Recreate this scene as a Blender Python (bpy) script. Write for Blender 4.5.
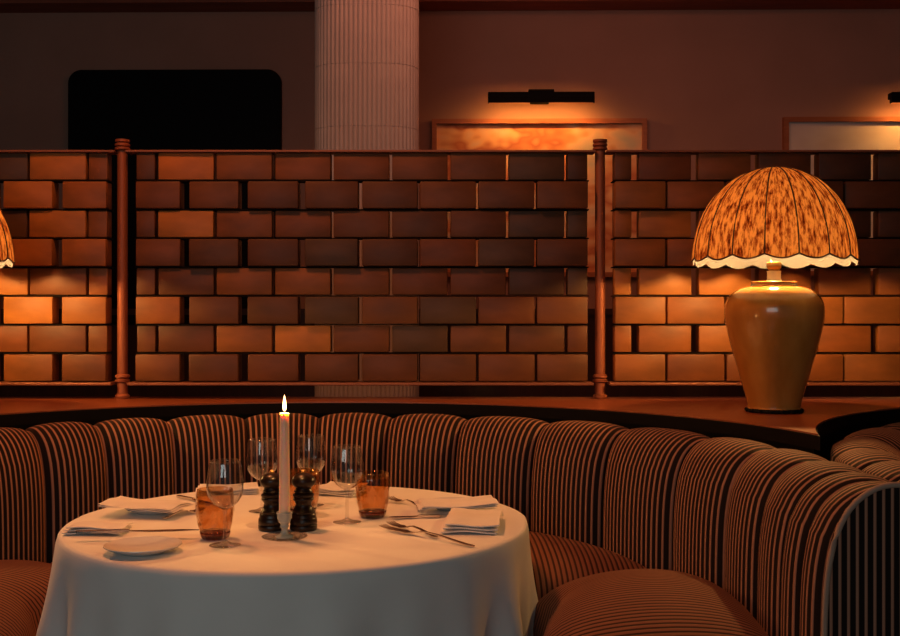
import bpy, bmesh, math, random
from mathutils import Vector, Matrix, Euler
for o in list(bpy.data.objects): bpy.data.objects.remove(o)
S = bpy.context.scene
COL = S.collection
PI = math.pi
R = math.radians
# ------------------------------------------------------------------ camera, world, exposure
F = 1100.0; HY = 315.0; CZ = 1.26
cd = bpy.data.cameras.new('camera'); cam = bpy.data.objects.new('camera', cd); COL.objects.link(cam)
cam.location = (0, 0, CZ); cam.rotation_euler = (PI/2, 0, 0)
cd.sensor_width = 36; cd.lens = 36*F/900; cd.shift_y = -(318-HY)/900; cd.clip_start = .05
S.camera = cam
W = bpy.data.worlds.new('world'); S.world = W; W.use_nodes = True
bg = W.node_tree.nodes['Background']; bg.inputs[0].default_value = (.75, .80, .80, 1); bg.inputs[1].default_value = .07
S.view_settings.view_transform = 'Standard'; S.view_settings.look = 'None'
S.view_settings.gamma = 1; S.view_settings.use_curve_mapping = False
S.view_settings.exposure = 0.0
BULB = 140.0
def area(name, loc, rot, size, power, color, sy=None):
    l = bpy.data.lights.new(name, 'AREA'); l.energy = power; l.color = color; l.size = size
    if sy: l.shape = 'RECTANGLE'; l.size_y = sy
    o = bpy.data.objects.new(name, l); COL.objects.link(o); o.location = loc; o.rotation_euler = rot
    return o
# unseen warm fills added: one washing the far room, one high above the booths
area('fill_wash_far', (0.6, 5.0, 3.3), (R(25), 0, 0), 2.5, 15, (1, .30, .16), 1.0)
area('fill_wash_booth', (-1.0, 3.0, 3.3), (R(-10), R(-10), 0), .30, 40, (1, .31, .10))
# daylight from the window side of the restaurant, behind and left of the camera
area('window_daylight', (-1.2, -2.3, 2.0), (R(84), 0, R(-8)), 2.6, 29, (.78, .88, .86), 1.3)

def px(x, y, Y): return Vector(((x-450)/F*Y, Y, CZ-(y-HY)/F*Y))
TZ = .752
def tp(x, y, z=TZ):
    Y = (CZ-z)*F/(y-HY); return Vector(((x-450)/F*Y, Y, z))
# ------------------------------------------------------------------ materials
def mat(name, col=(.5,.5,.5), rough=.5, metal=0, spec=.5, sheen=0, emis=None, es=0, coat=0):
    m = bpy.data.materials.new(name); m.use_nodes = True
    b = m.node_tree.nodes['Principled BSDF']
    b.inputs['Base Color'].default_value = (*col, 1); b.inputs['Roughness'].default_value = rough
    b.inputs['Metallic'].default_value = metal; b.inputs['Specular IOR Level'].default_value = spec
    b.inputs['Sheen Weight'].default_value = sheen; b.inputs['Coat Weight'].default_value = coat
    if emis: b.inputs['Emission Color'].default_value = (*emis, 1); b.inputs['Emission Strength'].default_value = es
    return m
def nt(m): return m.node_tree, m.node_tree.nodes['Principled BSDF']
def ramp(t, fac, stops):
    r = t.nodes.new('ShaderNodeValToRGB'); e = r.color_ramp.elements
    while len(e) < len(stops): e.new(.5)
    for k, (p, c) in enumerate(stops): e[k].position = p; e[k].color = (*c, 1)
    t.links.new(fac, r.inputs[0]); return r.outputs[0]
def noise(t, scale, detail=4, stretch=(1,1,1), rough=.5, coord='Object'):
    tc = t.nodes.new('ShaderNodeTexCoord'); mp = t.nodes.new('ShaderNodeMapping'); mp.inputs['Scale'].default_value = stretch
    n = t.nodes.new('ShaderNodeTexNoise'); n.inputs['Scale'].default_value = scale; n.inputs['Detail'].default_value = detail
    n.inputs['Roughness'].default_value = rough
    t.links.new(tc.outputs[coord], mp.inputs[0]); t.links.new(mp.outputs[0], n.inputs['Vector']); return n.outputs['Fac']
def bump(t, b, fac, s, d=.01):
    n = t.nodes.new('ShaderNodeBump'); n.inputs['Strength'].default_value = s; n.inputs['Distance'].default_value = d
    t.links.new(fac, n.inputs['Height']); t.links.new(n.outputs[0], b.inputs['Normal'])
def noisy(name, c1, c2, scale, stretch=(1,1,1), rough=.6, bs=.15, **k):
    m = mat(name, c1, rough, **k); t, b = nt(m); f = noise(t, scale, 5, stretch)
    t.links.new(ramp(t, f, [(.3, c1), (.7, c2)]), b.inputs['Base Color'])
    if bs: bump(t, b, f, bs, .004)
    return m
M = {}
M['plaster'] = noisy('warm_plaster', (.36,.20,.15), (.41,.23,.175), 2.5, rough=.85, bs=.1)
M['ceiling'] = noisy('dark_ceiling', (.10,.05,.03), (.13,.07,.04), 4, rough=.8)
M['beam'] = noisy('stained_beam', (.24,.06,.03), (.34,.09,.045), 3, (1,8,8), rough=.6)
M['floor'] = noisy('dark_floor', (.05,.03,.02), (.08,.045,.03), 5, (1,6,1), rough=.5)
M['wainscot'] = noisy('dark_wainscot', (.03,.011,.007), (.05,.018,.01), 6, (6,6,1), rough=.4)
M['ledge'] = noisy('red_brown_ledge_wood', (.20,.048,.018), (.29,.075,.028), 5, (1,9,1), rough=.32, bs=.05)
M['fascia'] = mat('black_fascia', (.005,.003,.0025), .7, spec=.1)
M['copper'] = mat('aged_copper', (.30,.085,.035), .55, .4)
M['rail'] = mat('dark_bronze_rail', (.26,.085,.04), .5, .4)
M['black'] = mat('matte_black', (.004,.004,.005), .6, spec=.1)
M['blackmetal'] = mat('black_metal', (.004,.0035,.0035), .75, spec=.15)
M['column'] = noisy('glazed_column_tile', (.50,.43,.40), (.55,.48,.44), 8, rough=.35, bs=.03)
M['pframe'] = noisy('oak_picture_frame', (.30,.09,.03), (.40,.13,.05), 10, (1,1,8), rough=.5)
M['walnut'] = noisy('dark_mill_wood', (.007,.0025,.0015), (.014,.0045,.0025), 20, (1,1,.3), rough=.33, spec=.4)
M['steel'] = mat('cutlery_steel', (.62,.55,.50), .22, 1)
M['brass'] = mat('brass_socket', (.55,.30,.10), .35, .9)
M['porcelain'] = mat('porcelain', (.72,.70,.68), .18)
M['wax'] = mat('candle_wax', (.92,.66,.46), .45); nt(M['wax'])[1].inputs['Subsurface Weight'].default_value = .6
nt(M['wax'])[1].inputs['Subsurface Radius'].default_value = (1,.35,.12); nt(M['wax'])[1].inputs['Subsurface Scale'].default_value = .022
M['wick'] = mat('wick', (.01,.01,.01), .9)
M['flame'] = mat('flame', (0,0,0), 1, emis=(1,.55,.20), es=22)
t_f = M['flame'].node_tree; t_f.nodes.remove(t_f.nodes['Principled BSDF'])
e_ = t_f.nodes.new('ShaderNodeEmission'); e_.inputs[0].default_value = (1,.52,.18,1); e_.inputs[1].default_value = 5
a_f = t_f.nodes.new('ShaderNodeBsdfTransparent'); m_f = t_f.nodes.new('ShaderNodeAddShader'); t_f.links.new(a_f.outputs[0], m_f.inputs[0]); t_f.links.new(e_.outputs[0], m_f.inputs[1])
t_f.links.new(m_f.outputs[0], [n for n in t_f.nodes if n.type == 'OUTPUT_MATERIAL'][0].inputs[0])
M['bulb'] = mat('glowing_bulb', (0,0,0), 1, emis=(1,.50,.15), es=BULB*13*1.6)
M['piclight'] = mat('lamp_diffuser', (0,0,0), 1, emis=(1,.40,.08), es=50)
M['cream'] = mat('cream_metal', (.75,.55,.28), .4)
# linen
M['linen'] = noisy('white_linen', (.74,.71,.68), (.80,.77,.74), 6, rough=.9, bs=.25, sheen=.15)
M['napkin'] = noisy('napkin_linen', (.70,.66,.64), (.78,.74,.72), 14, rough=.9, bs=.3)
# vase glaze : crackled amber cream, darker drip band by height
m = M['glaze'] = mat('celadon_amber_glaze', (.5,.4,.2), .16, coat=.4); t, b = nt(m)
f = noise(t, 9, 6, (1,1,.35)); t.links.new(ramp(t, f, [(.3,(.33,.12,.02)), (.55,(.46,.19,.035)), (.75,(.58,.27,.06))]), b.inputs['Base Color'])
# striped velvet : stripes follow the cloth's own UVs (u in metres)
def stripe(name, dark, light, period=.0168, duty=.33):
    m = mat(name, dark, .78, sheen=.14, spec=.15); t, b = nt(m)
    uv = t.nodes.new('ShaderNodeUVMap'); sx = t.nodes.new('ShaderNodeSeparateXYZ'); t.links.new(uv.outputs[0], sx.inputs[0])
    dv = t.nodes.new('ShaderNodeMath'); dv.operation = 'MULTIPLY'; dv.inputs[1].default_value = 1/period; t.links.new(sx.outputs[0], dv.inputs[0])
    fr = t.nodes.new('ShaderNodeMath'); fr.operation = 'PINGPONG'; fr.inputs[1].default_value = .5; t.links.new(dv.outputs[0], fr.inputs[0])
    col = ramp(t, fr.outputs[0], [(.5-duty/2-.05, dark), (.5-duty/2+.05, light)])
    t.links.new(col, b.inputs['Base Color']); b.inputs['Sheen Tint'].default_value = (1,.45,.25,1); b.inputs['Sheen Roughness'].default_value = .4
    h = ramp(t, fr.outputs[0], [(.5-duty/2-.1, (0,0,0)), (.5-duty/2+.1, (1,1,1))])
    bump(t, b, h, .6, .002); return m
M['velvet'] = stripe('striped_velvet', (.010,.005,.004), (.36,.165,.105))
M['velvet_seat'] = stripe('striped_velvet_seat', (.035,.012,.008), (.22,.080,.045), .0150, .60)
M['piping'] = mat('pale_piping', (.34,.22,.16), .8)
# tiles : own tone plus painted lamp light per tile, through a colour attribute
m = M['tile'] = mat('terracotta_tile', (.4,.12,.05), .5, spec=.3); t, b = nt(m)
at = t.nodes.new('ShaderNodeAttribute'); at.attribute_name = 'tile_lit_colour'
mx = t.nodes.new('ShaderNodeMix'); mx.data_type = 'RGBA'; mx.blend_type = 'MULTIPLY'; mx.inputs[0].default_value = 1
t.links.new(at.outputs['Color'], mx.inputs[6]); f = noise(t, 7, 5, (1,1,2.2))
t.links.new(ramp(t, f, [(.3,(.68,.66,.64)), (.7,(1.15,1.1,1.05))]), mx.inputs[7]); t.links.new(mx.outputs[2], b.inputs['Base Color']); bump(t, b, f, .25, .004)
# lamp shade fabric
def shade_mat(name, stops, coord_noise=True, tl=.75):
    m = bpy.data.materials.new(name); m.use_nodes = True; t = m.node_tree; t.nodes.remove(t.nodes['Principled BSDF'])
    out = [n for n in t.nodes if n.type == 'OUTPUT_MATERIAL'][0]
    d = t.nodes.new('ShaderNodeBsdfDiffuse'); tr = t.nodes.new('ShaderNodeBsdfTranslucent'); mx = t.nodes.new('ShaderNodeMixShader'); mx.inputs[0].default_value = tl
    if coord_noise:
        uv = t.nodes.new('ShaderNodeUVMap'); mp = t.nodes.new('ShaderNodeMapping'); mp.inputs['Scale'].default_value = (1,.22,1)
        n = t.nodes.new('ShaderNodeTexNoise'); n.inputs['Scale'].default_value = 110; n.inputs['Detail'].default_value = 6; n.inputs['Roughness'].default_value = .65
        t.links.new(uv.outputs[0], mp.inputs[0]); t.links.new(mp.outputs[0], n.inputs['Vector'])
        c = ramp(t, n.outputs['Fac'], stops)
        t.links.new(c, d.inputs[0]); t.links.new(c, tr.inputs[0])
    else:
        d.inputs[0].default_value = tr.inputs[0].default_value = (*stops, 1)
    t.links.new(d.outputs[0], mx.inputs[1]); t.links.new(tr.outputs[0], mx.inputs[2]); t.links.new(mx.outputs[0], out.inputs[0]); return m
M['shade'] = shade_mat('marbled_shade_paper', [(.37,(.10,.014,.004)), (.45,(.42,.11,.025)), (.55,(.88,.40,.12))])
M['lining'] = shade_mat('white_shade_lining', (.17,.18,.21), False, .5)
M['cord'] = mat('brown_cord', (.05,.012,.005), .8)
def thin_glass(name, tint, gl=.9, rough=.02, f0=1.45):
    m = bpy.data.materials.new(name); m.use_nodes = True; t = m.node_tree; t.nodes.remove(t.nodes['Principled BSDF'])
    out = [n for n in t.nodes if n.type == 'OUTPUT_MATERIAL'][0]
    a = t.nodes.new('ShaderNodeBsdfTransparent'); a.inputs[0].default_value = (*tint, 1)
    g = t.nodes.new('ShaderNodeBsdfGlossy'); g.inputs['Roughness'].default_value = rough; g.inputs[0].default_value = (gl, gl, gl, 1)
    lw = t.nodes.new('ShaderNodeLayerWeight'); lw.inputs[0].default_value = .5; pw = t.nodes.new('ShaderNodeMath'); pw.operation = 'POWER'; pw.inputs[1].default_value = 2.8; t.links.new(lw.outputs['Facing'], pw.inputs[0]); fr = t.nodes.new('ShaderNodeMath'); fr.operation = 'MULTIPLY_ADD'; fr.inputs[1].default_value = .85; fr.inputs[2].default_value = .06; t.links.new(pw.outputs[0], fr.inputs[0]); mx = t.nodes.new('ShaderNodeMixShader')
    t.links.new(fr.outputs[0], mx.inputs[0]); t.links.new(a.outputs[0], mx.inputs[1]); t.links.new(g.outputs[0], mx.inputs[2]); t.links.new(mx.outputs[0], out.inputs[0]); return m
M['glass'] = thin_glass('clear_glass', (.95,.95,.94))
M['amber'] = thin_glass('amber_glass', (.89,.70,.47))
M['amber_base'] = thin_glass('thick_amber_glass', (.32,.13,.06))
M['holder'] = mat('milky_glass', (.62,.66,.60), .12); nt(M['holder'])[1].inputs['Transmission Weight'].default_value = .35
# paintings
def painting(name, stops, scale):
    m = mat(name, (.6,.4,.3), .7); t, b = nt(m); f = noise(t, scale, 3, (1,1,1.6), .6)
    t.links.new(ramp(t, f, stops), b.inputs['Base Color']); return m
M['art1'] = painting('abstract_orange_art', [(.34,(.75,.55,.38)), (.42,(.80,.42,.20)), (.47,(.55,.16,.06)), (.53,(.72,.30,.12)), (.58,(.80,.50,.28)), (.68,(.55,.48,.36))], 1.9)
M['art2'] = painting('abstract_pale_art', [(.3,(.62,.58,.55)), (.5,(.70,.64,.60)), (.7,(.58,.50,.46))], 1.6)

# ------------------------------------------------------------------ builders
def obj(name, bm, m, parent=None, smooth=None, loc=None):
    me = bpy.data.meshes.new(name); bmesh.ops.recalc_face_normals(bm, faces=bm.faces); bm.to_mesh(me); bm.free()
    o = bpy.data.objects.new(name, me); COL.objects.link(o)
    for mm in (m if isinstance(m, list) else [m]): me.materials.append(mm)
    if smooth is not None:
        for p in me.polygons: p.use_smooth = True
        if smooth < 180:
            me.set_sharp_from_angle(angle=R(smooth))
    if parent: o.parent = parent
    if loc is not None: o.location = loc
    return o
def tag(o, label=None, cat=None, group=None, kind=None):
    if label: o['label'] = label
    if cat: o['category'] = cat
    if group: o['group'] = group
    if kind: o['kind'] = kind
    return o
def thing(name, label, cat, loc=(0,0,0), rz=0, group=None):
    o = bpy.data.objects.new(name, None); COL.objects.link(o); o.location = loc; o.rotation_euler = (0,0,rz); o.empty_display_size = .1
    return tag(o, label, cat, group)
def dup(root, loc, label, rz=None, group=None):
    r = root.copy(); COL.objects.link(r); r.location = loc; r['label'] = label
    if rz is not None: r.rotation_euler = (0,0,rz)
    def rec(a, b):
        for ch in a.children:
            c = ch.copy(); COL.objects.link(c); c.parent = b; rec(ch, c)
    rec(root, r); return r
def add_box(bm, x0, x1, y0, y1, z0, z1, bev=0, seg=2):
    g = bmesh.ops.create_cube(bm, size=1); vs = g['verts']
    for v in vs: v.co = Vector(((x0+x1)/2+v.co.x*(x1-x0), (y0+y1)/2+v.co.y*(y1-y0), (z0+z1)/2+v.co.z*(z1-z0)))
    if bev:
        es = list({e for v in vs for e in v.link_edges})
        bmesh.ops.bevel(bm, geom=es, offset=bev, segments=seg, affect='EDGES', profile=.5)
    return vs
def add_lathe(bm, prof, seg=48, cx=0, cy=0, ripple=None, cap=True, uvscale=None):
    rings = []
    for r, z in prof:
        if r < 1e-5: rings.append([bm.verts.new((cx, cy, z))]); continue
        ring = []
        for k in range(seg):
            a = 2*PI*k/seg; rr, zz = (r, z) if not ripple else ripple(r, z, a)
            ring.append(bm.verts.new((cx+rr*math.cos(a), cy+rr*math.sin(a), zz)))
        rings.append(ring)
    for A, B in zip(rings, rings[1:]):
        for k in range(seg):
            k2 = (k+1) % seg
            if len(A) == 1 and len(B) == 1: continue
            if len(A) == 1: bm.faces.new((A[0], B[k], B[k2]))
            elif len(B) == 1: bm.faces.new((A[k], A[k2], B[0]))
            else: bm.faces.new((A[k], A[k2], B[k2], B[k]))
    return rings
def add_tube(bm, pts, r, seg=8, closed=False):
    pts = [Vector(p) for p in pts]; n = len(pts); rings = []
    for i, p in enumerate(pts):
        a = pts[(i-1) % n] if (i or closed) else p; c = pts[(i+1) % n] if (i < n-1 or closed) else p
        d = (c-a).normalized(); up = Vector((0,0,1)) if abs(d.z) < .95 else Vector((0,1,0))
        u = d.cross(up).normalized(); v = u.cross(d); rr = r[i] if isinstance(r, (list, tuple)) else r
        rings.append([bm.verts.new(p+u*rr*math.cos(2*PI*k/seg)+v*rr*math.sin(2*PI*k/seg)) for k in range(seg)])
    m_ = n if closed else n-1
    for i in range(m_):
        A, B = rings[i], rings[(i+1) % n]
        for k in range(seg): bm.faces.new((A[k], A[(k+1) % seg], B[(k+1) % seg], B[k]))
    if not closed: bm.faces.new(rings[0]); bm.faces.new(rings[-1][::-1])
def add_prism(bm, poly, z0, z1):
    a = [bm.verts.new((x, y, z0)) for x, y in poly]; b = [bm.verts.new((x, y, z1)) for x, y in poly]; n = len(poly)
    fs = [bm.faces.new(a[::-1]), bm.faces.new(b)]
    for k in range(n): fs.append(bm.faces.new((a[k], a[(k+1) % n], b[(k+1) % n], b[k])))
    return fs
def NB(): return bmesh.new()
def struct(name, bm, m, smooth=None): return tag(obj(name, bm, m, None, smooth), kind='structure')

# ------------------------------------------------------------------ room shell
WY = 7.0; SL = -.016                                   # the far wall runs very slightly askew
def wy(x): return WY + SL*x
def wpt(x, y, off=0):
    k = (x-450)/F; Y = (WY-off)/(1-SL*k); return px(x, y, Y)
b = NB(); add_box(b, -5, 5, -2.5, 7.4, -.1, 0); struct('floor', b, M['floor'])
b = NB(); add_box(b, -5, 5, -2.5, 7.4, 3.45, 3.55); struct('ceiling', b, M['ceiling'])
b = NB(); add_prism(b, [(-5, wy(-5)), (5, wy(5)), (5, 7.3), (-5, 7.3)], 0, 3.45); struct('wall_back', b, M['plaster'])
b = NB(); add_box(b, -5.1, -5, -2.5, 7.4, 0, 3.45); struct('wall_left', b, M['plaster'])
b = NB(); add_box(b, 5, 5.1, -2.5, 7.4, 0, 3.45); struct('wall_right', b, M['plaster'])
def wbox(bm, xa, xb, dep, z0, z1):                      # a box lying against the far wall
    fs = add_prism(bm, [(xa, wy(xa)-dep), (xb, wy(xb)-dep), (xb, wy(xb)-.0005), (xa, wy(xa)-.0005)], z0, z1)
b = NB(); zb = wpt(450, 11).z; wbox(b, -5, 5, .22, zb, 3.45); struct('trim_1', b, M['beam'])
b = NB(); wbox(b, -5, 5, .03, 0, 1.26); wbox(b, -5, 5, .05, 1.26, 1.30); struct('trim_2', b, M['wainscot'])
# fluted column, flattened oval plan, stacked drums
b = NB(); ccx, ccy, a_, c_ = (367-450)/F*5.6, 5.6, 52/F*5.6, .17; N = 34*2*2
jz = [0] + [px(0, y, 5.43).z for y in (470, 400, 328, 258, 190, 126, 63, 4)] + [3.45]
base_ = []
for k in range(2000):
    a = 2*PI*k/2000; ca, sa = math.cos(a), math.sin(a)
    base_.append(Vector((a_*math.copysign(abs(ca)**.6, ca), c_*math.copysign(abs(sa)**.9, sa))))
cum = [0]
for k in range(2000): cum.append(cum[-1]+(base_[(k+1) % 2000]-base_[k]).length)
NF = round(cum[-1]/.0235); plan = []; k = 0
for q in range(NF*8):
    L_ = cum[-1]*q/(NF*8)
    while cum[k+1] < L_: k += 1
    p_ = base_[k].lerp(base_[(k+1) % 2000], (L_-cum[k])/max(1e-9, cum[k+1]-cum[k])); d_ = (base_[(k+6) % 2000]-base_[k-6]).normalized()
    plan.append(p_ - Vector((d_.y, -d_.x))*.0075*(1-abs(math.sin(PI*q/8))**.7))
def col_ring(z, s): return [b.verts.new((ccx+p_.x*s, ccy+p_.y*s, z)) for p_ in plan]
prev = None
for z0, z1 in zip(jz, jz[1:]):
    for z, s in ((z0+.0005, .986), (z0+.002, 1), (z1-.002, 1), (z1-.0005, .986)):
        r_ = col_ring(z, s)
        if prev:
            for k in range(len(r_)): b.faces.new((prev[k], prev[(k+1) % len(r_)], r_[(k+1) % len(r_)], r_[k]))
        prev = r_
o = obj('fluted_column', b, M['column'], None, 24); tag(o, kind='structure'); o.name = 'trim_3'
# black panel with rounded corners
p0 = wpt(70.5, 71.5); p1 = wpt(282, 71.5)
def rrect(x0, x1, z0, z1, r, n=8):
    pts = []
    for cx, cz, a0 in ((x1-r, z1-r, 0), (x0+r, z1-r, 90), (x0+r, z0+r, 180), (x1-r, z0+r, 270)):
        for k in range(n+1): a = R(a0+90*k/n); pts.append((cx+r*math.cos(a), cz+r*math.sin(a)))
    return pts
def wall_slab(bm, pts, d0, d1):
    fr = [bm.verts.new((x, wy(x)-d1, z)) for x, z in pts]; bk = [bm.verts.new((x, wy(x)-d0, z)) for x, z in pts]; n = len(pts)
    bm.faces.new(fr); bm.faces.new(bk[::-1])
    for k in range(n): bm.faces.new((fr[k], fr[(k+1) % n], bk[(k+1) % n], bk[k]))
t_ = thing('wall_screen', 'large black panel with rounded corners on the far wall, left of the pale column', 'screen', ((p0.x+p1.x)/2, wy(p0.x)-.001, p0.z-1.62))
def rel(bm, root):
    bmesh.ops.translate(bm, verts=bm.verts, vec=-root.location)
    return bm
b = NB(); wall_slab(b, rrect(p0.x, p1.x, p0.z-1.62, p0.z, .085), 0, .045); obj('housing', rel(b, t_), M['blackmetal'], t_)
b = NB(); wall_slab(b, rrect(p0.x+.012, p1.x-.012, p0.z-1.608, p0.z-.012, .075), .045, .048); obj('glass_face', rel(b, t_), M['black'], t_)
# pictures + picture lights
def picture(x0, x1, ytop, h, art, lab):
    a = wpt(x0, ytop, .04); c = wpt(x1, ytop, .04); X0, X1, z1 = a.x, c.x, a.z; z0 = z1-h; w = .03
    t_ = thing('framed_picture', lab, 'picture', ((X0+X1)/2, wy((X0+X1)/2)-.001, z0))
    b = NB(); wbox(b, X0, X0+w, .045, z0, z1); wbox(b, X1-w, X1, .045, z0, z1); wbox(b, X0+w, X1-w, .045, z1-w, z1); wbox(b, X0+w, X1-w, .045, z0, z0+w); obj('frame', rel(b, t_), M['pframe'], t_)
    b = NB(); wbox(b, X0+w, X1-w, .02, z0+w, z1-w); obj('canvas', rel(b, t_), art, t_)
picture(432, 647, 119, 1.0, M['art1'], 'abstract orange and cream painting in a wooden frame, right of the column')
picture(784, 1010, 117, 1.0, M['art2'], 'pale painting in a wooden frame above the shaded table lamp, cut by the right edge')
def piclight(xc, yc, lab, half=53):
    c = wpt(xc, yc, .16); hw = half/F*c.y
    t_ = thing('picture_light', lab, 'picture light', (c.x, c.y, c.z), math.atan(SL), 'black picture lights')
    b = NB(); add_box(b, -hw, hw, -.035, .035, -.005, .033, .003, 1); add_box(b, -hw, hw, -.035, -.031, -.034, -.004); add_box(b, -hw, -hw+.004, -.031, .0, -.034, -.004); add_box(b, hw-.004, hw, -.031, .0, -.034, -.004); obj('light_bar', b, M['blackmetal'], t_)
    b = NB(); add_box(b, -hw+.02, hw-.02, -.02, .026, -.012, -.0055); obj('diffuser', b, M['piclight'], t_)
    b = NB(); add_box(b, -.08, .08, -.0395, .04, .0335, .048, .004); add_box(b, -.08, .08, -.0395, -.0355, -.035, .034); add_box(b, -.02, .02, .03, .158, .012, .035); obj('bracket', b, M['blackmetal'], t_)
    b = NB(); add_box(b, -.06, .06, .145, .158, -.01, .06, .004); obj('wall_plate', b, M['blackmetal'], t_)
piclight(541, 98, 'black bar picture light over the orange abstract painting')
piclight(943, 98, 'black bar picture light at the right edge, over the pale painting')

# ------------------------------------------------------------------ ledge and partition behind the booths
BC = [(-2.99, 2.51), (-.37, 2.51), (2.25, 2.51)]; LR = 1.34; LZ = .956; BACK = 4.09
def ledge_poly(r, back):
    pts = []; x = -2.99; 
    xs = [-2.99 + i*.02 for i in range(int(5.24/.02)+1)] + [-2.99+1.31, -.37+1.31]
    for x in sorted(set(xs)):
        ys = [cy+math.sqrt(r*r-(x-cx)**2) for cx, cy in BC if abs(x-cx) < r]
        pts.append((x, max(ys)))
    return pts + [(2.25+.9, 4.0)] * 0 + [(2.25, back), (-2.99, back)]
b = NB(); add_prism(b, ledge_poly(LR+.012, BACK-.02), 0, LZ-.04); struct('wall_partition', b, M['fascia'])
t_ = thing('banquette_ledge', 'long red-brown wooden ledge running behind the striped banquettes', 'ledge', (0, BACK, LZ-.04))
b = NB(); fs = add_prism(b, ledge_poly(LR, BACK), LZ-.04, LZ-.004); obj('edge_band', rel(b, t_), M['fascia'], t_)
b = NB(); add_prism(b, ledge_poly(LR+.004, BACK), LZ-.004, LZ); obj('ledge_top', rel(b, t_), M['ledge'], t_)

# ------------------------------------------------------------------ tile divider screens
PY = 4.0; K = PY/F
def X(p): return (p-450)*K
rows_y = [153, 181.6, 210.2, 238.8, 267.4, 296, 324.6, 353.0, 381.5]
rz_ = [CZ-(y-HY)*K for y in rows_y]
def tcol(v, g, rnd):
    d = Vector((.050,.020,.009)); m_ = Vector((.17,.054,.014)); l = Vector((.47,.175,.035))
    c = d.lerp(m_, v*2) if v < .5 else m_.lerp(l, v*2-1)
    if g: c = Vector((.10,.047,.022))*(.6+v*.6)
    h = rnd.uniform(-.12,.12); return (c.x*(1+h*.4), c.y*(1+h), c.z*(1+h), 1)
LIT_VAL = {  # glaze tone per tile, with brightness from the lamps painted in
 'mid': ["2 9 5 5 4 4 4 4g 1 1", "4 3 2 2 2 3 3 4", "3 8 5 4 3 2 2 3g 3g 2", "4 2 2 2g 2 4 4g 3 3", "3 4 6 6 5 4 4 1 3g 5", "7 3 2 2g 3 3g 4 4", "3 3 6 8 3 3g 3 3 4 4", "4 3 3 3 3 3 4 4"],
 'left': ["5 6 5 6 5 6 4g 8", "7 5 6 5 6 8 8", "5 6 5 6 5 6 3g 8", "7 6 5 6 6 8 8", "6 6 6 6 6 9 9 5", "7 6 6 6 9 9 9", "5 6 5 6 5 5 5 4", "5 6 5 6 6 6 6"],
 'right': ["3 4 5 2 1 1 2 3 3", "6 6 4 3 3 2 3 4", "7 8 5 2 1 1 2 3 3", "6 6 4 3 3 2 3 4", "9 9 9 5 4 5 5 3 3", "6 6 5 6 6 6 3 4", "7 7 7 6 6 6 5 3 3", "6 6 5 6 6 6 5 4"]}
def panel(key, x0, x1, odd, even, gapf, lab, seed):
    rnd = random.Random(seed); w0, w1 = X(x0), X(x1)
    t_ = thing('tile_screen', lab, 'screen panel', ((w0+w1)/2, PY, rz_[8]-.014), 0, 'tile divider panels')
    b = NB(); L = b.loops.layers.float_color.new('tile_lit_colour')
    for r in range(8):
        js = [x0+1] + [j for j in (odd if r % 2 == 0 else even) if x0+6 < j < x1-6] + [x1-1]; vals = LIT_VAL[key][r].split()
        for i in range(len(js)-1):
            g0 = gapf(r, js[i]) if i else 1; g1 = gapf(r, js[i+1]) if i < len(js)-2 else 1
            a, c = X(js[i]+g0/2), X(js[i+1]-g1/2); z1, z0 = rz_[r]-.0035, rz_[r+1]+.0035
            dy = (-.014 if r % 2 else 0) + rnd.uniform(-.004,.004)
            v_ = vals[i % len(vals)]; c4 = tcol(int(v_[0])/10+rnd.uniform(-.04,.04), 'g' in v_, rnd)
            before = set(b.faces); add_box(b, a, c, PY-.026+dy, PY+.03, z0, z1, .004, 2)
            ang = rnd.uniform(-.012,.012)
            vs = {v for f_ in b.faces if f_ not in before for v in f_.verts}
            bmesh.ops.rotate(b, verts=list(vs), cent=((a+c)/2, PY, 0), matrix=Matrix.Rotation(ang, 3, 'Z'))
            for f_ in b.faces:
                if f_ not in before:
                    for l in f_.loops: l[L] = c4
    obj('terracotta_tiles', rel(b, t_), M['tile'], t_, 30)
    b = NB()
    for r in range(1, 8): add_box(b, w0, w1, PY-.028, PY+.034, rz_[r]-.0018, rz_[r]+.0018)
    obj('course_bars', rel(b, t_), M['fascia'], t_)
    b = NB(); pd = (14.5*K if key == 'mid' else 11.5*K); pe = (12*K if key != 'left' else 11.5*K); e0 = w0-pd+.0192 if key != 'left' else w0; e1 = w1+(12*K if key == 'mid' else 11.5*K)-.0192 if key != 'right' else w1; f0 = e0+.0085 if key != 'left' else w0; f1 = e1-.0085 if key != 'right' else w1
    add_box(b, e0, e1, PY-.036, PY+.036, rz_[0]-.002, rz_[0]+.006, .0015, 1); obj('top_rail', rel(b, t_), M['rail'], t_)
    b = NB(); add_box(b, f0, f1, PY-.045, PY+.04, rz_[8]-.012, rz_[8]-.001, .003, 2); obj('bottom_rail', rel(b, t_), M['rail'], t_)
P_ = 58.1
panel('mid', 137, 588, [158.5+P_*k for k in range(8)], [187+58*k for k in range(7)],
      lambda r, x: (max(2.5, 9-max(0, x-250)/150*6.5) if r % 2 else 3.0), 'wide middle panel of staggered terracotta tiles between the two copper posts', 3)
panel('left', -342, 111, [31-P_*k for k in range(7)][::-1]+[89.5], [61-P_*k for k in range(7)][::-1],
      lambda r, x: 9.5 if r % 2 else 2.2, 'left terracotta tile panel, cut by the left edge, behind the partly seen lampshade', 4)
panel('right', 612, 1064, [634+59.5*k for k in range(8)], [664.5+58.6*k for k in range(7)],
      lambda r, x: 7.5 if r % 2 == 0 else 2.0, 'right terracotta tile panel directly behind the vase lamp', 5)
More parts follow.
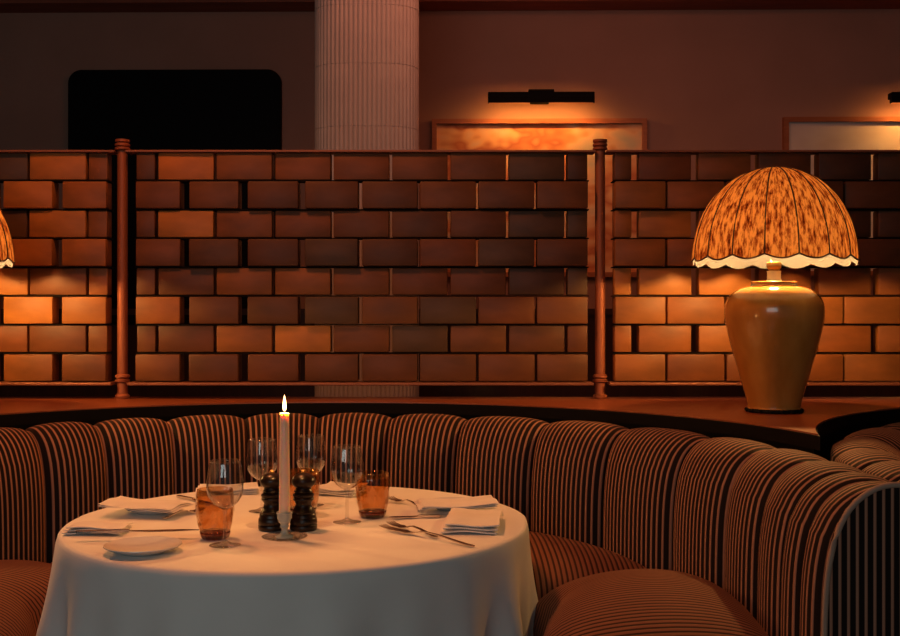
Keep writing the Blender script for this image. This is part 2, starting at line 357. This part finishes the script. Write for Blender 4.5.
def post(pxx, lab):
    t_ = thing('divider_post', lab, 'post', (X(pxx), PY, LZ), 0, 'copper divider posts')
    b = NB(); add_lathe(b, [(0,.001),(.024,.001),(.026,.006),(.026,.012),(.019,.018),(.0185,.058),(.026,.062),(.027,.068),(.020,.073),(.027,.079),(.026,.085),(.0185,.09),(.0185,.9),(0,.9)], 24); obj('shaft', b, M['copper'], t_, 40)
    b = NB(); add_lathe(b, [(.0,.901),(.019,.901),(.027,.905),(.027,.911),(.020,.915),(.027,.919),(.027,.925),(.020,.929),(.026,.933),(.026,.941),(0,.943)], 24); obj('finial', b, M['copper'], t_, 40)
post(122.5, 'tall copper post left of the middle tile panel, in front of the black wall screen')
post(600, 'tall copper post right of the middle tile panel, nearer the vase lamp')

# ------------------------------------------------------------------ table lamps
SR, SZ0, SZ1 = .2525, .484, .765      # shade radius, rim and crown heights above the ledge
NP = 16
def make_lamp(loc, lab):
    t_ = thing('table_lamp', lab, 'table lamp', loc, 0, 'vase lamps on the ledge')
    q = 3.45/F; H = lambda y: (413-y)*q+.0
    prof = [(0,.012),(24*q,.012),(25.5*q,H(408)),(27*q,H(400)),(32*q,H(383)),(38*q,H(362)),(43.5*q,H(342)),(47.3*q,H(325)),(48.5*q,H(314)),(47.5*q,H(305)),(43.5*q,H(297)),(36*q,H(291)),(28*q,H(288.5)),(23*q,H(287)),(21.5*q,H(285)),(22.5*q,H(283.5)),(21*q,H(282.8)),(0,H(282.8))]
    b = NB(); sm = []
    for i in range(len(prof)-1):
        for k in range(3):
            p_ = [Vector(prof[max(0,min(len(prof)-1,i+j))]) for j in (-1,0,1,2)]; tt = k/3
            if i in (0,) or i >= 13: v = p_[1].lerp(p_[2], tt)
            else: v = .5*((2*p_[1])+(p_[2]-p_[0])*tt+(2*p_[0]-5*p_[1]+4*p_[2]-p_[3])*tt*tt+(3*p_[1]-p_[0]-3*p_[2]+p_[3])*tt**3)
            sm.append((max(v.x,0), v.y))
    sm.append(prof[-1]); add_lathe(b, sm, 64); obj('vase', b, M['glaze'], t_, 60)
    b = NB(); add_lathe(b, [(0,0),(26*q,0),(27*q,.004),(26.5*q,.011),(0,.012)], 40)
    for k in range(16):
        a = 2*PI*k/16; g = bmesh.ops.create_uvsphere(b, u_segments=8, v_segments=6, radius=.006, matrix=Matrix.Translation((27*q*math.cos(a), 27*q*math.sin(a), .0062)))
    obj('foot_ring', b, M['blackmetal'], t_, 40)
    b = NB(); add_lathe(b, [(0,H(282.8)),(.024,H(282.8)),(.021,H(280)),(.0205,H(274)),(.022,H(272.2)),(0,H(272.2))], 24); obj('neck', b, M['cream'], t_, 40)
    b = NB(); add_lathe(b, [(0,H(272)),(.015,H(272)),(.019,.448),(.023,.453),(.023,.466),(.020,.470),(0,.469)], 24); obj('socket', b, M['brass'], t_, 40)
    zb = .494
    b = NB(); bmesh.ops.create_uvsphere(b, u_segments=16, v_segments=10, radius=.016, matrix=Matrix.Translation((0,0,zb))); obj('bulb', b, M['bulb'], t_, 180)
    # scalloped dome shade
    def dome(rad, top, z0, name, m, nb=26, flip=False, lipd=0):
        b = NB(); uvl = b.loops.layers.uv.new('UVMap'); seg = NP*12; rings = []
        for j in range(nb+1):
            tt = j/nb; ang = tt*PI/2            # 0 = crown, 1 = rim
            r = rad*math.sin(ang)**.93; z = z0+(top-z0)*math.cos(ang)**.97 if tt < 1 else z0
            r = rad*(math.sin(ang)**.95*.93+.07*tt)
            ring = []
            for k in range(seg):
                a = 2*PI*k/seg; ph = (k % 12)/12; s_ = math.sin(PI*ph)
                rr = r*(1-.018*(1-s_)*min(1,tt*2)); zz = z - .014*s_*max(0, (tt-.55)/.45)**2
                ring.append(b.verts.new((rr*math.cos(a-PI/2), rr*math.sin(a-PI/2), zz)))
            rings.append(ring)
        for j in range(nb):
            for k in range(seg):
                k2 = (k+1) % seg
                f_ = b.faces.new((rings[j][k], rings[j][k2], rings[j+1][k2], rings[j+1][k]))
                for l, (kk, jj) in zip(f_.loops, ((k, j), (k+1, j), (k+1, j+1), (k, j+1))): l[uvl].uv = (kk/seg*1.2, jj/nb*.4)
        o = obj(name, b, m, t_, 180); return rings
    dome(SR, SZ1, SZ0, 'shade', M['shade']); dome(SR-.004, SZ1-.004, SZ0-.012, 'shade_lining', M['lining'])
    def sp(a, tt, extra=.001):
        ang = tt*PI/2; r = SR*(math.sin(ang)**.95*.93+.07*tt)*(1-.018*min(1,tt*2))+extra; z = SZ0+(SZ1-SZ0)*math.cos(ang)**.97 if tt < 1 else SZ0
        return Vector((r*math.cos(a-PI/2), r*math.sin(a-PI/2), z))
    b = NB()
    for k in range(NP): add_tube(b, [sp(2*PI*k/NP, tt/20) for tt in range(1, 21)], .0022, 5)
    obj('seam_cord', b, M['cord'], t_, 180)
    b = NB(); pts = []
    for k in range(NP*12):
        a = 2*PI*k/(NP*12)-PI/2; s_ = math.sin(PI*(k % 12)/12); r = SR*(1-.018*(1-s_))+.001; pts.append((r*math.cos(a), r*math.sin(a), SZ0-.014*s_))
    add_tube(b, pts, .0026, 6, True); obj('rim_cord', b, M['cord'], t_, 180)
    b = NB()
    for k in range(4):
        a = PI/4+k*PI/2; add_tube(b, [(.0,0,SZ1-.02), (.10*math.cos(a), .10*math.sin(a), SZ1-.05)], .0015, 5)
    add_tube(b, [(0, .022, .465), (0, .05, zb), (0,.055, zb+.06), (0,.045, SZ1-.08), (0,0,SZ1-.018)], .002, 6)
    obj('harp', b, M['brass'], t_, 180)
    b = NB(); add_lathe(b, [(0,SZ1-.02),(.008,SZ1-.018),(.008,SZ1),(.012,SZ1+.002),(.010,SZ1+.006),(0,SZ1+.008)], 12); obj('top_knob', b, M['cord'], t_, 60)
    return t_
LX, LY = (774-450)/F*3.45, 3.45
lamp = make_lamp((LX, LY, LZ+.0005), 'amber glazed vase lamp with scalloped dome shade at the right of the ledge')
dup(lamp, (LX-2.652, LY, LZ+.0005), 'vase lamp at the left edge of the photo, only part of its scalloped shade seen')

# ------------------------------------------------------------------ banquettes
RO = 1.30; RA = 1.10; EY = 2.13
ends = (2.51-EY)
def path(s):            # s in metres along r = RA from angle 0; negative s = right straight, > PI*RA = left straight. booth centre at origin
    if s < 0: return Vector((RO, s)), Vector((-1, 0))
    if s > PI*RA: return Vector((-RO, -(s-PI*RA))), Vector((1, 0))
    a = s/RA; return Vector((RO*math.cos(a), RO*math.sin(a))), Vector((-math.cos(a), -math.sin(a)))
prof = [(.0,.10),(.0,.40),(.0,.70),(.0,.78),(.004,.845),(.020,.882),(.046,.903),(.080,.908),(.112,.898),(.142,.872),(.163,.832),(.176,.78),(.183,.72),(.186,.64),(.187,.56),(.188,.46)]
def catmull(P, n):
    out = []
    for i in range(len(P)-1):
        p = [Vector(P[max(0,min(len(P)-1,i+j))]) for j in (-1,0,1,2)]
        for k in range(n):
            t = k/n; out.append(tuple(.5*((2*p[1])+(p[2]-p[0])*t+(2*p[0]-5*p[1]+4*p[2]-p[3])*t*t+(3*p[1]-p[0]-3*p[2]+p[3])*t**3)))
    return out+[P[-1]]
prof = prof[:3] + catmull(prof[3:], 3)
def pn(i):
    a = Vector(prof[max(0,i-1)]); c = Vector(prof[min(len(prof)-1,i+1)]); d = (c-a).normalized(); return Vector((-d.y, d.x))
seam_s = [-ends, -.26, -.13] + [R(a)*RA for a in (3.5,14.5,27.5,42.3,56,69.7,81.8,93.5,105.1,117,128,138,152,165.5,176.5)] + [PI*RA+.13, PI*RA+.26, PI*RA+ends]
def make_booth(loc, lab):
    t_ = thing('banquette', lab, 'banquette', loc, 0, 'striped horseshoe banquettes')
    for s0, s1 in zip(seam_s, seam_s[1:]):
        b = NB(); uvl = b.loops.layers.uv.new('UVMap'); n = 14; cols = []; base, _ = path((s0+s1)/2)
        for i in range(n+1):
            tt = i/n; s = s0+(s1-s0)*tt; P, Nn = path(s); bl = .043*(1-abs(2*tt-1)**2.6)**.7; col = []
            for j, (d, z) in enumerate(prof):
                nn = pn(j); w = 0 if j < 4 else (min(1,(j-3)/6))
                dd = d + nn.x*bl*w; zz = z + nn.y*bl*w*(.45 if nn.y > .3 else 1)
                dd = .004 if j < 4 else max(dd, -.006)
                col.append(b.verts.new((P.x+Nn.x*dd, P.y+Nn.y*dd, zz)))
            cols.append(col)
        for i in range(n):
            for j in range(len(prof)-1):
                f_ = b.faces.new((cols[i][j], cols[i+1][j], cols[i+1][j+1], cols[i][j+1]))
                for l, (ii, jj) in zip(f_.loops, ((i,j),(i+1,j),(i+1,j+1),(i,j+1))): l[uvl].uv = (s0+(s1-s0)*ii/n - s0, jj*.05)
        for c_ in (cols[0], cols[-1]): b.faces.new(c_)
        obj('back_channel', b, M['velvet'], t_, 60)
    # seat cushions
    def cushion(s0, s1, ang, name='seat_cushion', crown=.05, zb_=.49):
        b = NB(); uvl = b.loops.layers.uv.new('UVMap'); nu, nv = 36, 26; g = .006; top = []; bot = []
        for i in range(nu+1):
            s = s0+g+(s1-s0-2*g)*i/nu; P, Nn = path(s); u = 2*i/nu-1; ct = []; cb = []
            for j in range(nv+1):
                v = 2*j/nv-1; din = .695+.06*min(1,max(0,.5-s/.3))+.06*min(1,max(0,.5+(s-PI*RA)/.3)); d = .214+(din-.214)*j/nv
                e = (1-abs(u)**7)*(1-abs(v)**7); z = zb_+.062*e**.55+crown*(1-u*u)**.6*(1-v*v)**.55
                ct.append(b.verts.new((P.x+Nn.x*d, P.y+Nn.y*d, z))); cb.append(b.verts.new((P.x+Nn.x*d, P.y+Nn.y*d, .40)))
            top.append(ct); bot.append(cb)
        dx, dy = math.cos(R(ang)), math.sin(R(ang))
        def F_(vs):
            f_ = b.faces.new(vs)
            for l in f_.loops: c = l.vert.co; l[uvl].uv = (-c.x*dy+c.y*dx + c.z*0, c.x*dx+c.y*dy)
        for i in range(nu):
            for j in range(nv): F_((top[i][j], top[i+1][j], top[i+1][j+1], top[i][j+1])); F_((bot[i][j], bot[i][j+1], bot[i+1][j+1], bot[i+1][j]))
        for i in range(nu): F_((top[i][0], bot[i][0], bot[i+1][0], top[i+1][0])); F_((top[i][nv], top[i+1][nv], bot[i+1][nv], bot[i][nv]))
        for j in range(nv): F_((top[0][j], top[0][j+1], bot[0][j+1], bot[0][j])); F_((top[nu][j], bot[nu][j], bot[nu][j+1], top[nu][j+1]))
        obj(name, b, M['velvet_seat'], t_, 60)
    cushion(-ends, R(25)*RA, 3, crown=.098); cushion(R(25)*RA, R(88)*RA, 92, crown=.055, zb_=.51); cushion(R(88)*RA, R(140)*RA, 92, crown=.055, zb_=.51); cushion(R(140)*RA, PI*RA+ends, 172, crown=.075)
    # plinth
    b = NB(); n = 60; ro = []; ri = []
    for i in range(n+1):
        s = -ends + (PI*RA+2*ends)*i/n; P, Nn = path(s); ro.append((P.x+Nn.x*.02, P.y+Nn.y*.02)); ri.append((P.x+Nn.x*.66, P.y+Nn.y*.66))
    vs = [[b.verts.new((x, y, z)) for x, y in L_] for L_ in (ro, ri) for z in (0, .399)]
    for i in range(n):
        A, B, C_, D = vs
        b.faces.new((A[i], A[i+1], B[i+1], B[i])); b.faces.new((C_[i], D[i], D[i+1], C_[i+1])); b.faces.new((B[i], B[i+1], D[i+1], D[i])); b.faces.new((A[i], C_[i], C_[i+1], A[i+1]))
    for i in (0, n): b.faces.new([v[i] for v in (vs[0], vs[1], vs[3], vs[2])])
    obj('plinth', b, M['fascia'], t_)
    # flat striped end panels with piping
    for sg in (1, -1):
        y0 = -ends-.002; ee = .020
        full = [(d+ (0 if j < 4 else pn(j).x*.026), z + (0 if j < 4 else pn(j).y*.026)) for j, (d, z) in enumerate(prof)]
        pts = [(sg*(RO-d), z) for d, z in full] ; pts.append((pts[-1][0], .10))
        b = NB(); uvl = b.loops.layers.uv.new('UVMap'); A = [b.verts.new((x, y0, z)) for x, z in pts]; B = [b.verts.new((x, y0-ee, z)) for x, z in pts]; n = len(pts)
        b.faces.new(A); b.faces.new(B[::-1])
        for k in range(n): b.faces.new((A[k], A[(k+1) % n], B[(k+1) % n], B[k]))
        for f_ in b.faces:
            for l in f_.loops: l[uvl].uv = (l.vert.co.x, l.vert.co.z)
        obj('end_panel', b, M['velvet'], t_)
        b = NB(); add_tube(b, [(x, y0-ee*.9, z) for x, z in pts[:-1]], .006, 8); obj('piping', b, M['piping'], t_, 180)
    return t_
booth = make_booth((-.37, 2.51, 0), 'brown striped channel-backed banquette curving around the candlelit table')
dup(booth, (2.25, 2.51, 0), 'neighbouring striped banquette, only its rounded back seen at the right edge')

# ------------------------------------------------------------------ table and cloth
TX, TY, TR = -.375, 2.735, .564
t_ = thing('round_table', 'round dining table hidden under the white cloth', 'table', (TX, TY, 0))
b = NB(); add_lathe(b, [(0,.715),(TR-.02,.715),(TR-.014,.72),(TR-.014,.742),(TR-.02,.747),(0,.747)], 64); obj('tabletop', b, M['wainscot'], t_, 40)
b = NB(); add_lathe(b, [(0,.02),(.06,.03),(.045,.08),(.04,.6),(.08,.70),(.08,.7149),(0,.7149)], 32); obj('pedestal', b, M['blackmetal'], t_, 40)
b = NB(); add_lathe(b, [(0,0),(.27,0),(.27,.012),(.08,.022),(0,.0225)], 48); obj('base', b, M['blackmetal'], t_, 40)
b = NB(); seg = 288
prof_c = [(0,0)] + [(.05*k,0) for k in range(1,10)] + [(.50,0),(.53,0),(.546,-.0004),(.552,-.002),(.556,-.006),(.5575,-.013)]
prof_c += [(.559, -.022-.02*k) for k in range(26)]
rr_ = random.Random(2)
def foldf(a, drop):
    q = min(1, drop/.20)
    w = .30*math.sin(9*a+.6)+.45*math.sin(14*a+1.9+.7*math.sin(2*a))+.35*math.sin(23*a+.4*math.sin(3*a))
    flare = drop*(.062+.055*math.cos(a-PI)+.03*math.cos(2*a))
    return flare + .016*w*q + .010*w*q*q*drop/.2
rings = []
for (r, dz) in prof_c:
    if r == 0: rings.append([b.verts.new((0,0,TZ))]); continue
    ring = []
    for k in range(seg):
        a = 2*PI*k/seg; drop = max(0, -dz-.01)
        hem = max(0, min(1, (math.sin(a)+.02)/.14)); hem = hem*hem*(3-2*hem)      # the cloth is turned up short over the seats at the back
        dz_ = dz*(1-.82*hem) if dz < -.02 else dz; drop = max(0, -dz_-.01)
        rr = r*1.018 + foldf(a, drop); zz = TZ+dz_ + (.0007*math.sin(5*r*9+3*a) if r < .5 else 0)
        ring.append(b.verts.new((rr*math.cos(a), rr*math.sin(a), zz)))
    rings.append(ring)
for A, B in zip(rings, rings[1:]):
    for k in range(seg):
        k2 = (k+1) % seg
        b.faces.new((A[0], B[k], B[k2])) if len(A) == 1 else b.faces.new((A[k], A[k2], B[k2], B[k]))
o = obj('tablecloth', b, M['linen'], None, 180, (TX, TY, 0)); tag(o, 'white linen cloth draped over the round candlelit table', 'tablecloth')
TZ = .7535

# ------------------------------------------------------------------ glassware
def stemglass(x, y, Y, lab, sc=1.0):
    p = Vector(((x-450)/F*Y, Y, TZ))
    t_ = thing('wine_glass', lab, 'wine glass', p, 0, 'wine glasses on the table'); t_.scale = (sc,)*3
    b = NB(); add_lathe(b, [(0,0),(.033,0),(.0345,.0008),(.033,.002),(.015,.0045),(.006,.009),(0,.010)], 40); obj('foot', b, M['glass'], t_, 60)
    b = NB(); add_lathe(b, [(.0,.010),(.0055,.010),(.0038,.02),(.0034,.05),(.004,.07),(.007,.079),(0,.080)], 16); obj('stem', b, M['glass'], t_, 60)
    o_ = [(.004,.0795),(.016,.084),(.028,.094),(.0365,.108),(.0405,.123),(.0400,.140),(.0375,.16),(.0345,.180),(.0335,.186)]
    i_ = [(r-.0011, z+.0006) for r, z in o_[::-1]]
    rip = lambda r, z, a: (r*(1+.010*math.cos(20*a)*(1 if z < .17 else .3)), z)
    b = NB(); add_lathe(b, [(0,.079)]+o_+i_+[(0,.0805)], 80, ripple=rip); obj('bowl', b, M['glass'], t_, 180)
    return t_
stemglass(225, 0, 2.42, 'wine glass in front of the left amber tumbler, nearest the camera')
stemglass(262, 0, 2.84, 'wine glass at the back left of the candle, left of the pepper mills')
stemglass(311, 0, 2.93, 'wine glass farthest back, directly behind the right mill')
stemglass(347, 0, 2.69, 'wine glass just left of the right amber tumbler')
def tumbler(x, Y, lab):
    p = Vector(((x-450)/F*Y, Y, TZ))
    t_ = thing('amber_tumbler', lab, 'tumbler', p, 0, 'amber tumblers on the table')
    def rip(r, z, a): return (r*(1+.028*math.sin(12*a+z*70)), z)
    b = NB(); add_lathe(b, [(0,.0),(.027,.0),(.031,.004),(.0335,.012),(.034,.017),(0,.019)], 72, ripple=rip); obj('base', b, M['amber_base'], t_, 180)
    o_ = [(.034,.0175),(.0385,.035),(.0415,.055),(.0425,.075),(.0415,.095),(.0395,.112)]; i_ = [(r-.0022, z+.0005) for r, z in o_[::-1]]
    b = NB(); add_lathe(b, o_+i_, 72, ripple=rip); obj('cup', b, M['amber'], t_, 180)
tumbler(215, 2.495, 'amber glass tumbler at the left, partly behind the nearest wine glass')
tumbler(372.5, 2.755, 'amber glass tumbler standing clear at the right of the glasses')
tumbler(303, 2.80, 'amber glass tumbler mostly hidden behind the right mill')
def mill(x, lab, Y=2.60):
    t_ = thing('pepper_mill', lab, 'mill', ((x-450)/F*Y, Y, TZ), 0, 'dark wooden mills')
    t_.scale = (1.06,1.06,.935)
    pr = [(0,0),(.029,0),(.0305,.003),(.0305,.012),(.029,.014),(.0305,.017),(.030,.028),(.028,.031),(.0275,.033),(.0275,.040),(.0255,.042),(.0265,.046),(.022,.052),(.0185,.060),(.018,.066),(.0205,.072),(.0235,.076),(.0235,.080),(.0215,.082),(.024,.085),(.024,.089),(.019,.092),(0,.092)]
    b = NB(); add_lathe(b, pr, 40); obj('body', b, M['walnut'], t_, 50)
    hd = [(0,.0925),(.019,.0925),(.021,.096),(.0185,.100)]
    for k in range(0, 13): a = R(-50+k*140/12); hd.append((.0268*math.cos(a), .122+.0215*math.sin(a)))
    hd.append((0,.1435)); b = NB(); add_lathe(b, hd, 40); obj('head', b, M['walnut'], t_, 50)
    b = NB(); add_lathe(b, [(0,.143),(.005,.143),(.006,.146),(.004,.150),(0,.151)], 16); obj('knob', b, M['brass'], t_, 50)
mill(272, 'dark turned wooden mill left of the candle'); mill(303.5, 'dark turned wooden mill right of the candle')
# candle
cpos = Vector(((284.5-450)/F*2.493, 2.493, TZ))
b = NB(); add_lathe(b, [(0,0),(.036,0),(.050,.004),(.0515,.006),(.050,.0065),(.034,.0025),(0,.0025)], 48)
o = obj('glass_saucer', b, M['glass'], None, 60, cpos); tag(o, 'clear glass saucer under the candle holder', 'saucer')
hp = cpos+Vector((0,0,.0028)); t_ = thing('candle_holder', 'pale milky glass candlestick holding the lit candle', 'candlestick', hp)
b = NB(); add_lathe(b, [(0,0),(.020,0),(.021,.002),(.020,.0045),(.010,.008),(.0065,.014),(.007,.02),(.0105,.024),(.0085,.030),(.013,.036),(.0165,.044),(.017,.052),(.0185,.056),(.0175,.058),(.0135,.057),(.0133,.035),(0,.034)], 36); obj('stick', b, M['holder'], t_, 40)
kp = hp+Vector((0,0,.0345)); t_ = thing('taper_candle', 'tall white taper candle burning at the middle of the table', 'candle', kp)
zt = .247
b = NB(); add_lathe(b, [(0,0),(.0127,0),(.0125,.05),(.0105,zt-.004),(.0098,zt),(.007,zt-.0015),(0,zt-.002)], 24); obj('wax', b, M['wax'], t_, 60)
b = NB(); add_tube(b, [(0,0,zt-.003),(0,0,zt+.004),(.001,0,zt+.009)], .0009, 6); obj('wick', b, M['wick'], t_)
b = NB(); add_lathe(b, [(0,zt+.003),(.0028,zt+.006),(.0045,zt+.012),(.0046,zt+.017),(.0032,zt+.027),(.0014,zt+.036),(0,zt+.042)], 16); obj('flame', b, M['flame'], t_, 180)
l = bpy.data.lights.new('candle_light', 'POINT'); l.energy = 2.2; l.color = (1,.45,.14); l.shadow_soft_size = .004
o = bpy.data.objects.new('candle_light', l); COL.objects.link(o); o.parent = t_; o.location = (0,0,zt+.020)

# ------------------------------------------------------------------ plates, napkins, cutlery
def plate(p, lab, r=.082):
    b = NB(); add_lathe(b, [(0,0),(r*.58,0),(r*.62,.002),(r*.9,.010),(r,.0145),(r*.995,.0165),(r*.88,.0125),(r*.6,.0045),(0,.0035)], 56)
    tag(obj('side_plate', b, M['porcelain'], None, 60, p), lab, 'plate', 'side plates on the cloth')
def napkin(p, w, d, rz, lab, h=.016, lift=0, seed=0):
    rnd = random.Random(seed); b = NB(); nx, ny = 20, 12; lay = []
    ph = rnd.uniform(0, 6)
    for li in range(3):
        sh = li*.004; zz = lambda u, v: lift*(u*.5+.5)**2 + .0022*math.sin(3*u+ph+li)+.0018*math.sin(4*v+ph)+.003
        A = []; B = []
        for i in range(nx+1):
            ra = []; rb = []
            for j in range(ny+1):
                u = 2*i/nx-1; v = 2*j/ny-1; e = (1-abs(v)**6)*(1-abs(u)**8)
                x = u*w/2*(1-.02*li)+sh; y = v*d/2*(1-.03*li)-sh*.3
                zc = zz(u, v) + h*(li+.5)/3
                ra.append(b.verts.new((x, y, zc+h*.155*(.4+.6*e)))); rb.append(b.verts.new((x, y, max(.0005, zc-h*.155*(.4+.6*e)))))
            A.append(ra); B.append(rb)
        for i in range(nx):
            for j in range(ny): b.faces.new((A[i][j], A[i+1][j], A[i+1][j+1], A[i][j+1])); b.faces.new((B[i][j], B[i][j+1], B[i+1][j+1], B[i+1][j]))
        for i in range(nx): b.faces.new((A[i][0], B[i][0], B[i+1][0], A[i+1][0])); b.faces.new((A[i][ny], A[i+1][ny], B[i+1][ny], B[i][ny]))
        for j in range(ny): b.faces.new((A[0][j], A[0][j+1], B[0][j+1], B[0][j])); b.faces.new((A[nx][j], B[nx][j], B[nx][j+1], A[nx][j+1]))
    o = obj('folded_napkin', b, M['napkin'], None, 50, p); o.rotation_euler = (0,0,rz); tag(o, lab, 'napkin', 'folded napkins')
def strip(bm, pts, th=.0016):      # pts: (x, halfwidth, z)
    A = [[bm.verts.new((x, s*w, z+t_)) for s, t_ in ((-1,0),(1,0),(1,th),(-1,th))] for x, w, z in pts]
    for a, c in zip(A, A[1:]):
        for k in range(4): bm.faces.new((a[k], a[(k+1) % 4], c[(k+1) % 4], c[k]))
    bm.faces.new(A[0]); bm.faces.new(A[-1][::-1])
def cutlery_root(kind, a, c, lab, z):
    d = (c-a); ang = math.atan2(d.y, d.x); return thing(kind, lab, kind.split('_')[-1], Vector((a.x, a.y, z)), ang, 'cutlery on the cloth'), d.length
def fork(a, c, lab, z=TZ+.001):     # a = tine tip, c = handle end
    t_, L = cutlery_root('dinner_fork', a, c, lab, z); s = L/.2
    b = NB(); strip(b, [(x*s, w, h) for x, w, h in ((.048,.0115,.004),(.060,.0105,.0022),(.072,.006,.004),(.085,.003,.009),(.10,.0026,.0115),(.13,.0036,.0095),(.16,.005,.0045),(.185,.0062,.001),(.196,.0055,.0006),(.2,.003,.0005))], .0022); obj('handle', b, M['steel'], t_, 40)
    b = NB()
    for k in range(4):
        y = (k-1.5)*.0062; A = [(0,.0010,.0085),(.012,.0018,.0055),(.03,.0023,.0035),(.0485,.0025,.0040)]
        vs0 = len(b.verts); strip(b, [(x*s, w, h) for x, w, h in A], .0018); b.verts.ensure_lookup_table()
        for v in b.verts[vs0:]: v.co.y += y
    obj('tines', b, M['steel'], t_, 40)
def knife(a, c, lab, z=TZ+.001, L=None):    # a = blade tip
    t_, L = cutlery_root('table_knife', a, c, lab, z); s = L/.22
    b = NB(); strip(b, [(x*s, w, h) for x, w, h in ((0,.0012,.001),(.012,.006,.001),(.03,.0095,.001),(.09,.0098,.001),(.118,.0065,.002),(.125,.0045,.003))], .0016); obj('blade', b, M['steel'], t_, 40)
    b = NB(); strip(b, [(x*s, w, h) for x, w, h in ((.1252,.0045,.0015),(.14,.0052,.0008),(.18,.0062,.0004),(.21,.0072,.0003),(.218,.006,.0006),(.22,.003,.001))], .0055); obj('handle', b, M['steel'], t_, 40)
# near left setting
plate(tp(143, 551.5, TZ), 'white side plate nearest the camera at the left front of the table')
napkin(tp(97, 532, TZ), .135, .085, R(-3), 'thick folded napkin at the left rim, behind a knife', .017, seed=1)
knife(tp(199, 538.5), tp(76, 541.5), 'table knife lying between the left napkin and the side plate', TZ+.0165)
# back left setting
plate(tp(153, 512, TZ), 'side plate under the pointed napkin at the back left', .072)
napkin(tp(147, 507.5, TZ+.017), .20, .13, R(170), 'flat folded napkin lying on the back left plate', .005, .010, seed=4)
fork(tp(203, 512), tp(163, 520), 'fork between the back left plate and the left amber tumbler')
knife(tp(215, 506), tp(178, 498), 'knife behind the fork at the back left of the table') 
# near right setting
napkin(tp(471, 525.5, TZ), .13, .22, R(-4), 'bulky white folded napkin at the right rim beside the two forks', .022, seed=7)
fork(tp(382, 530), tp(474, 548), 'front one of the two crossed forks at the right')
fork(tp(390, 526.5), tp(437, 539), 'rear one of the two forks at the right')
knife(tp(389, 519), tp(440, 518), 'small knife between the two napkins at the right')
# far right setting
plate(tp(452, 508, TZ), 'side plate under the flat napkin at the back right', .075)
napkin(tp(455, 505.5, TZ+.017), .20, .12, R(8), 'flat folded napkin on the back right plate, near the table edge', .007, .004, seed=9)
fork(tp(390, 501), tp(424, 510), 'fork left of the back right plate, behind the right tumbler')
# rear settings
napkin(tp(226, 492, TZ), .17, .11, R(12), 'folded napkin at the rear rim, left of the candle', .014, seed=11)
napkin(tp(340, 493, TZ), .12, .12, R(-15), 'folded napkin at the rear rim, right of the candle', .020, seed=12)
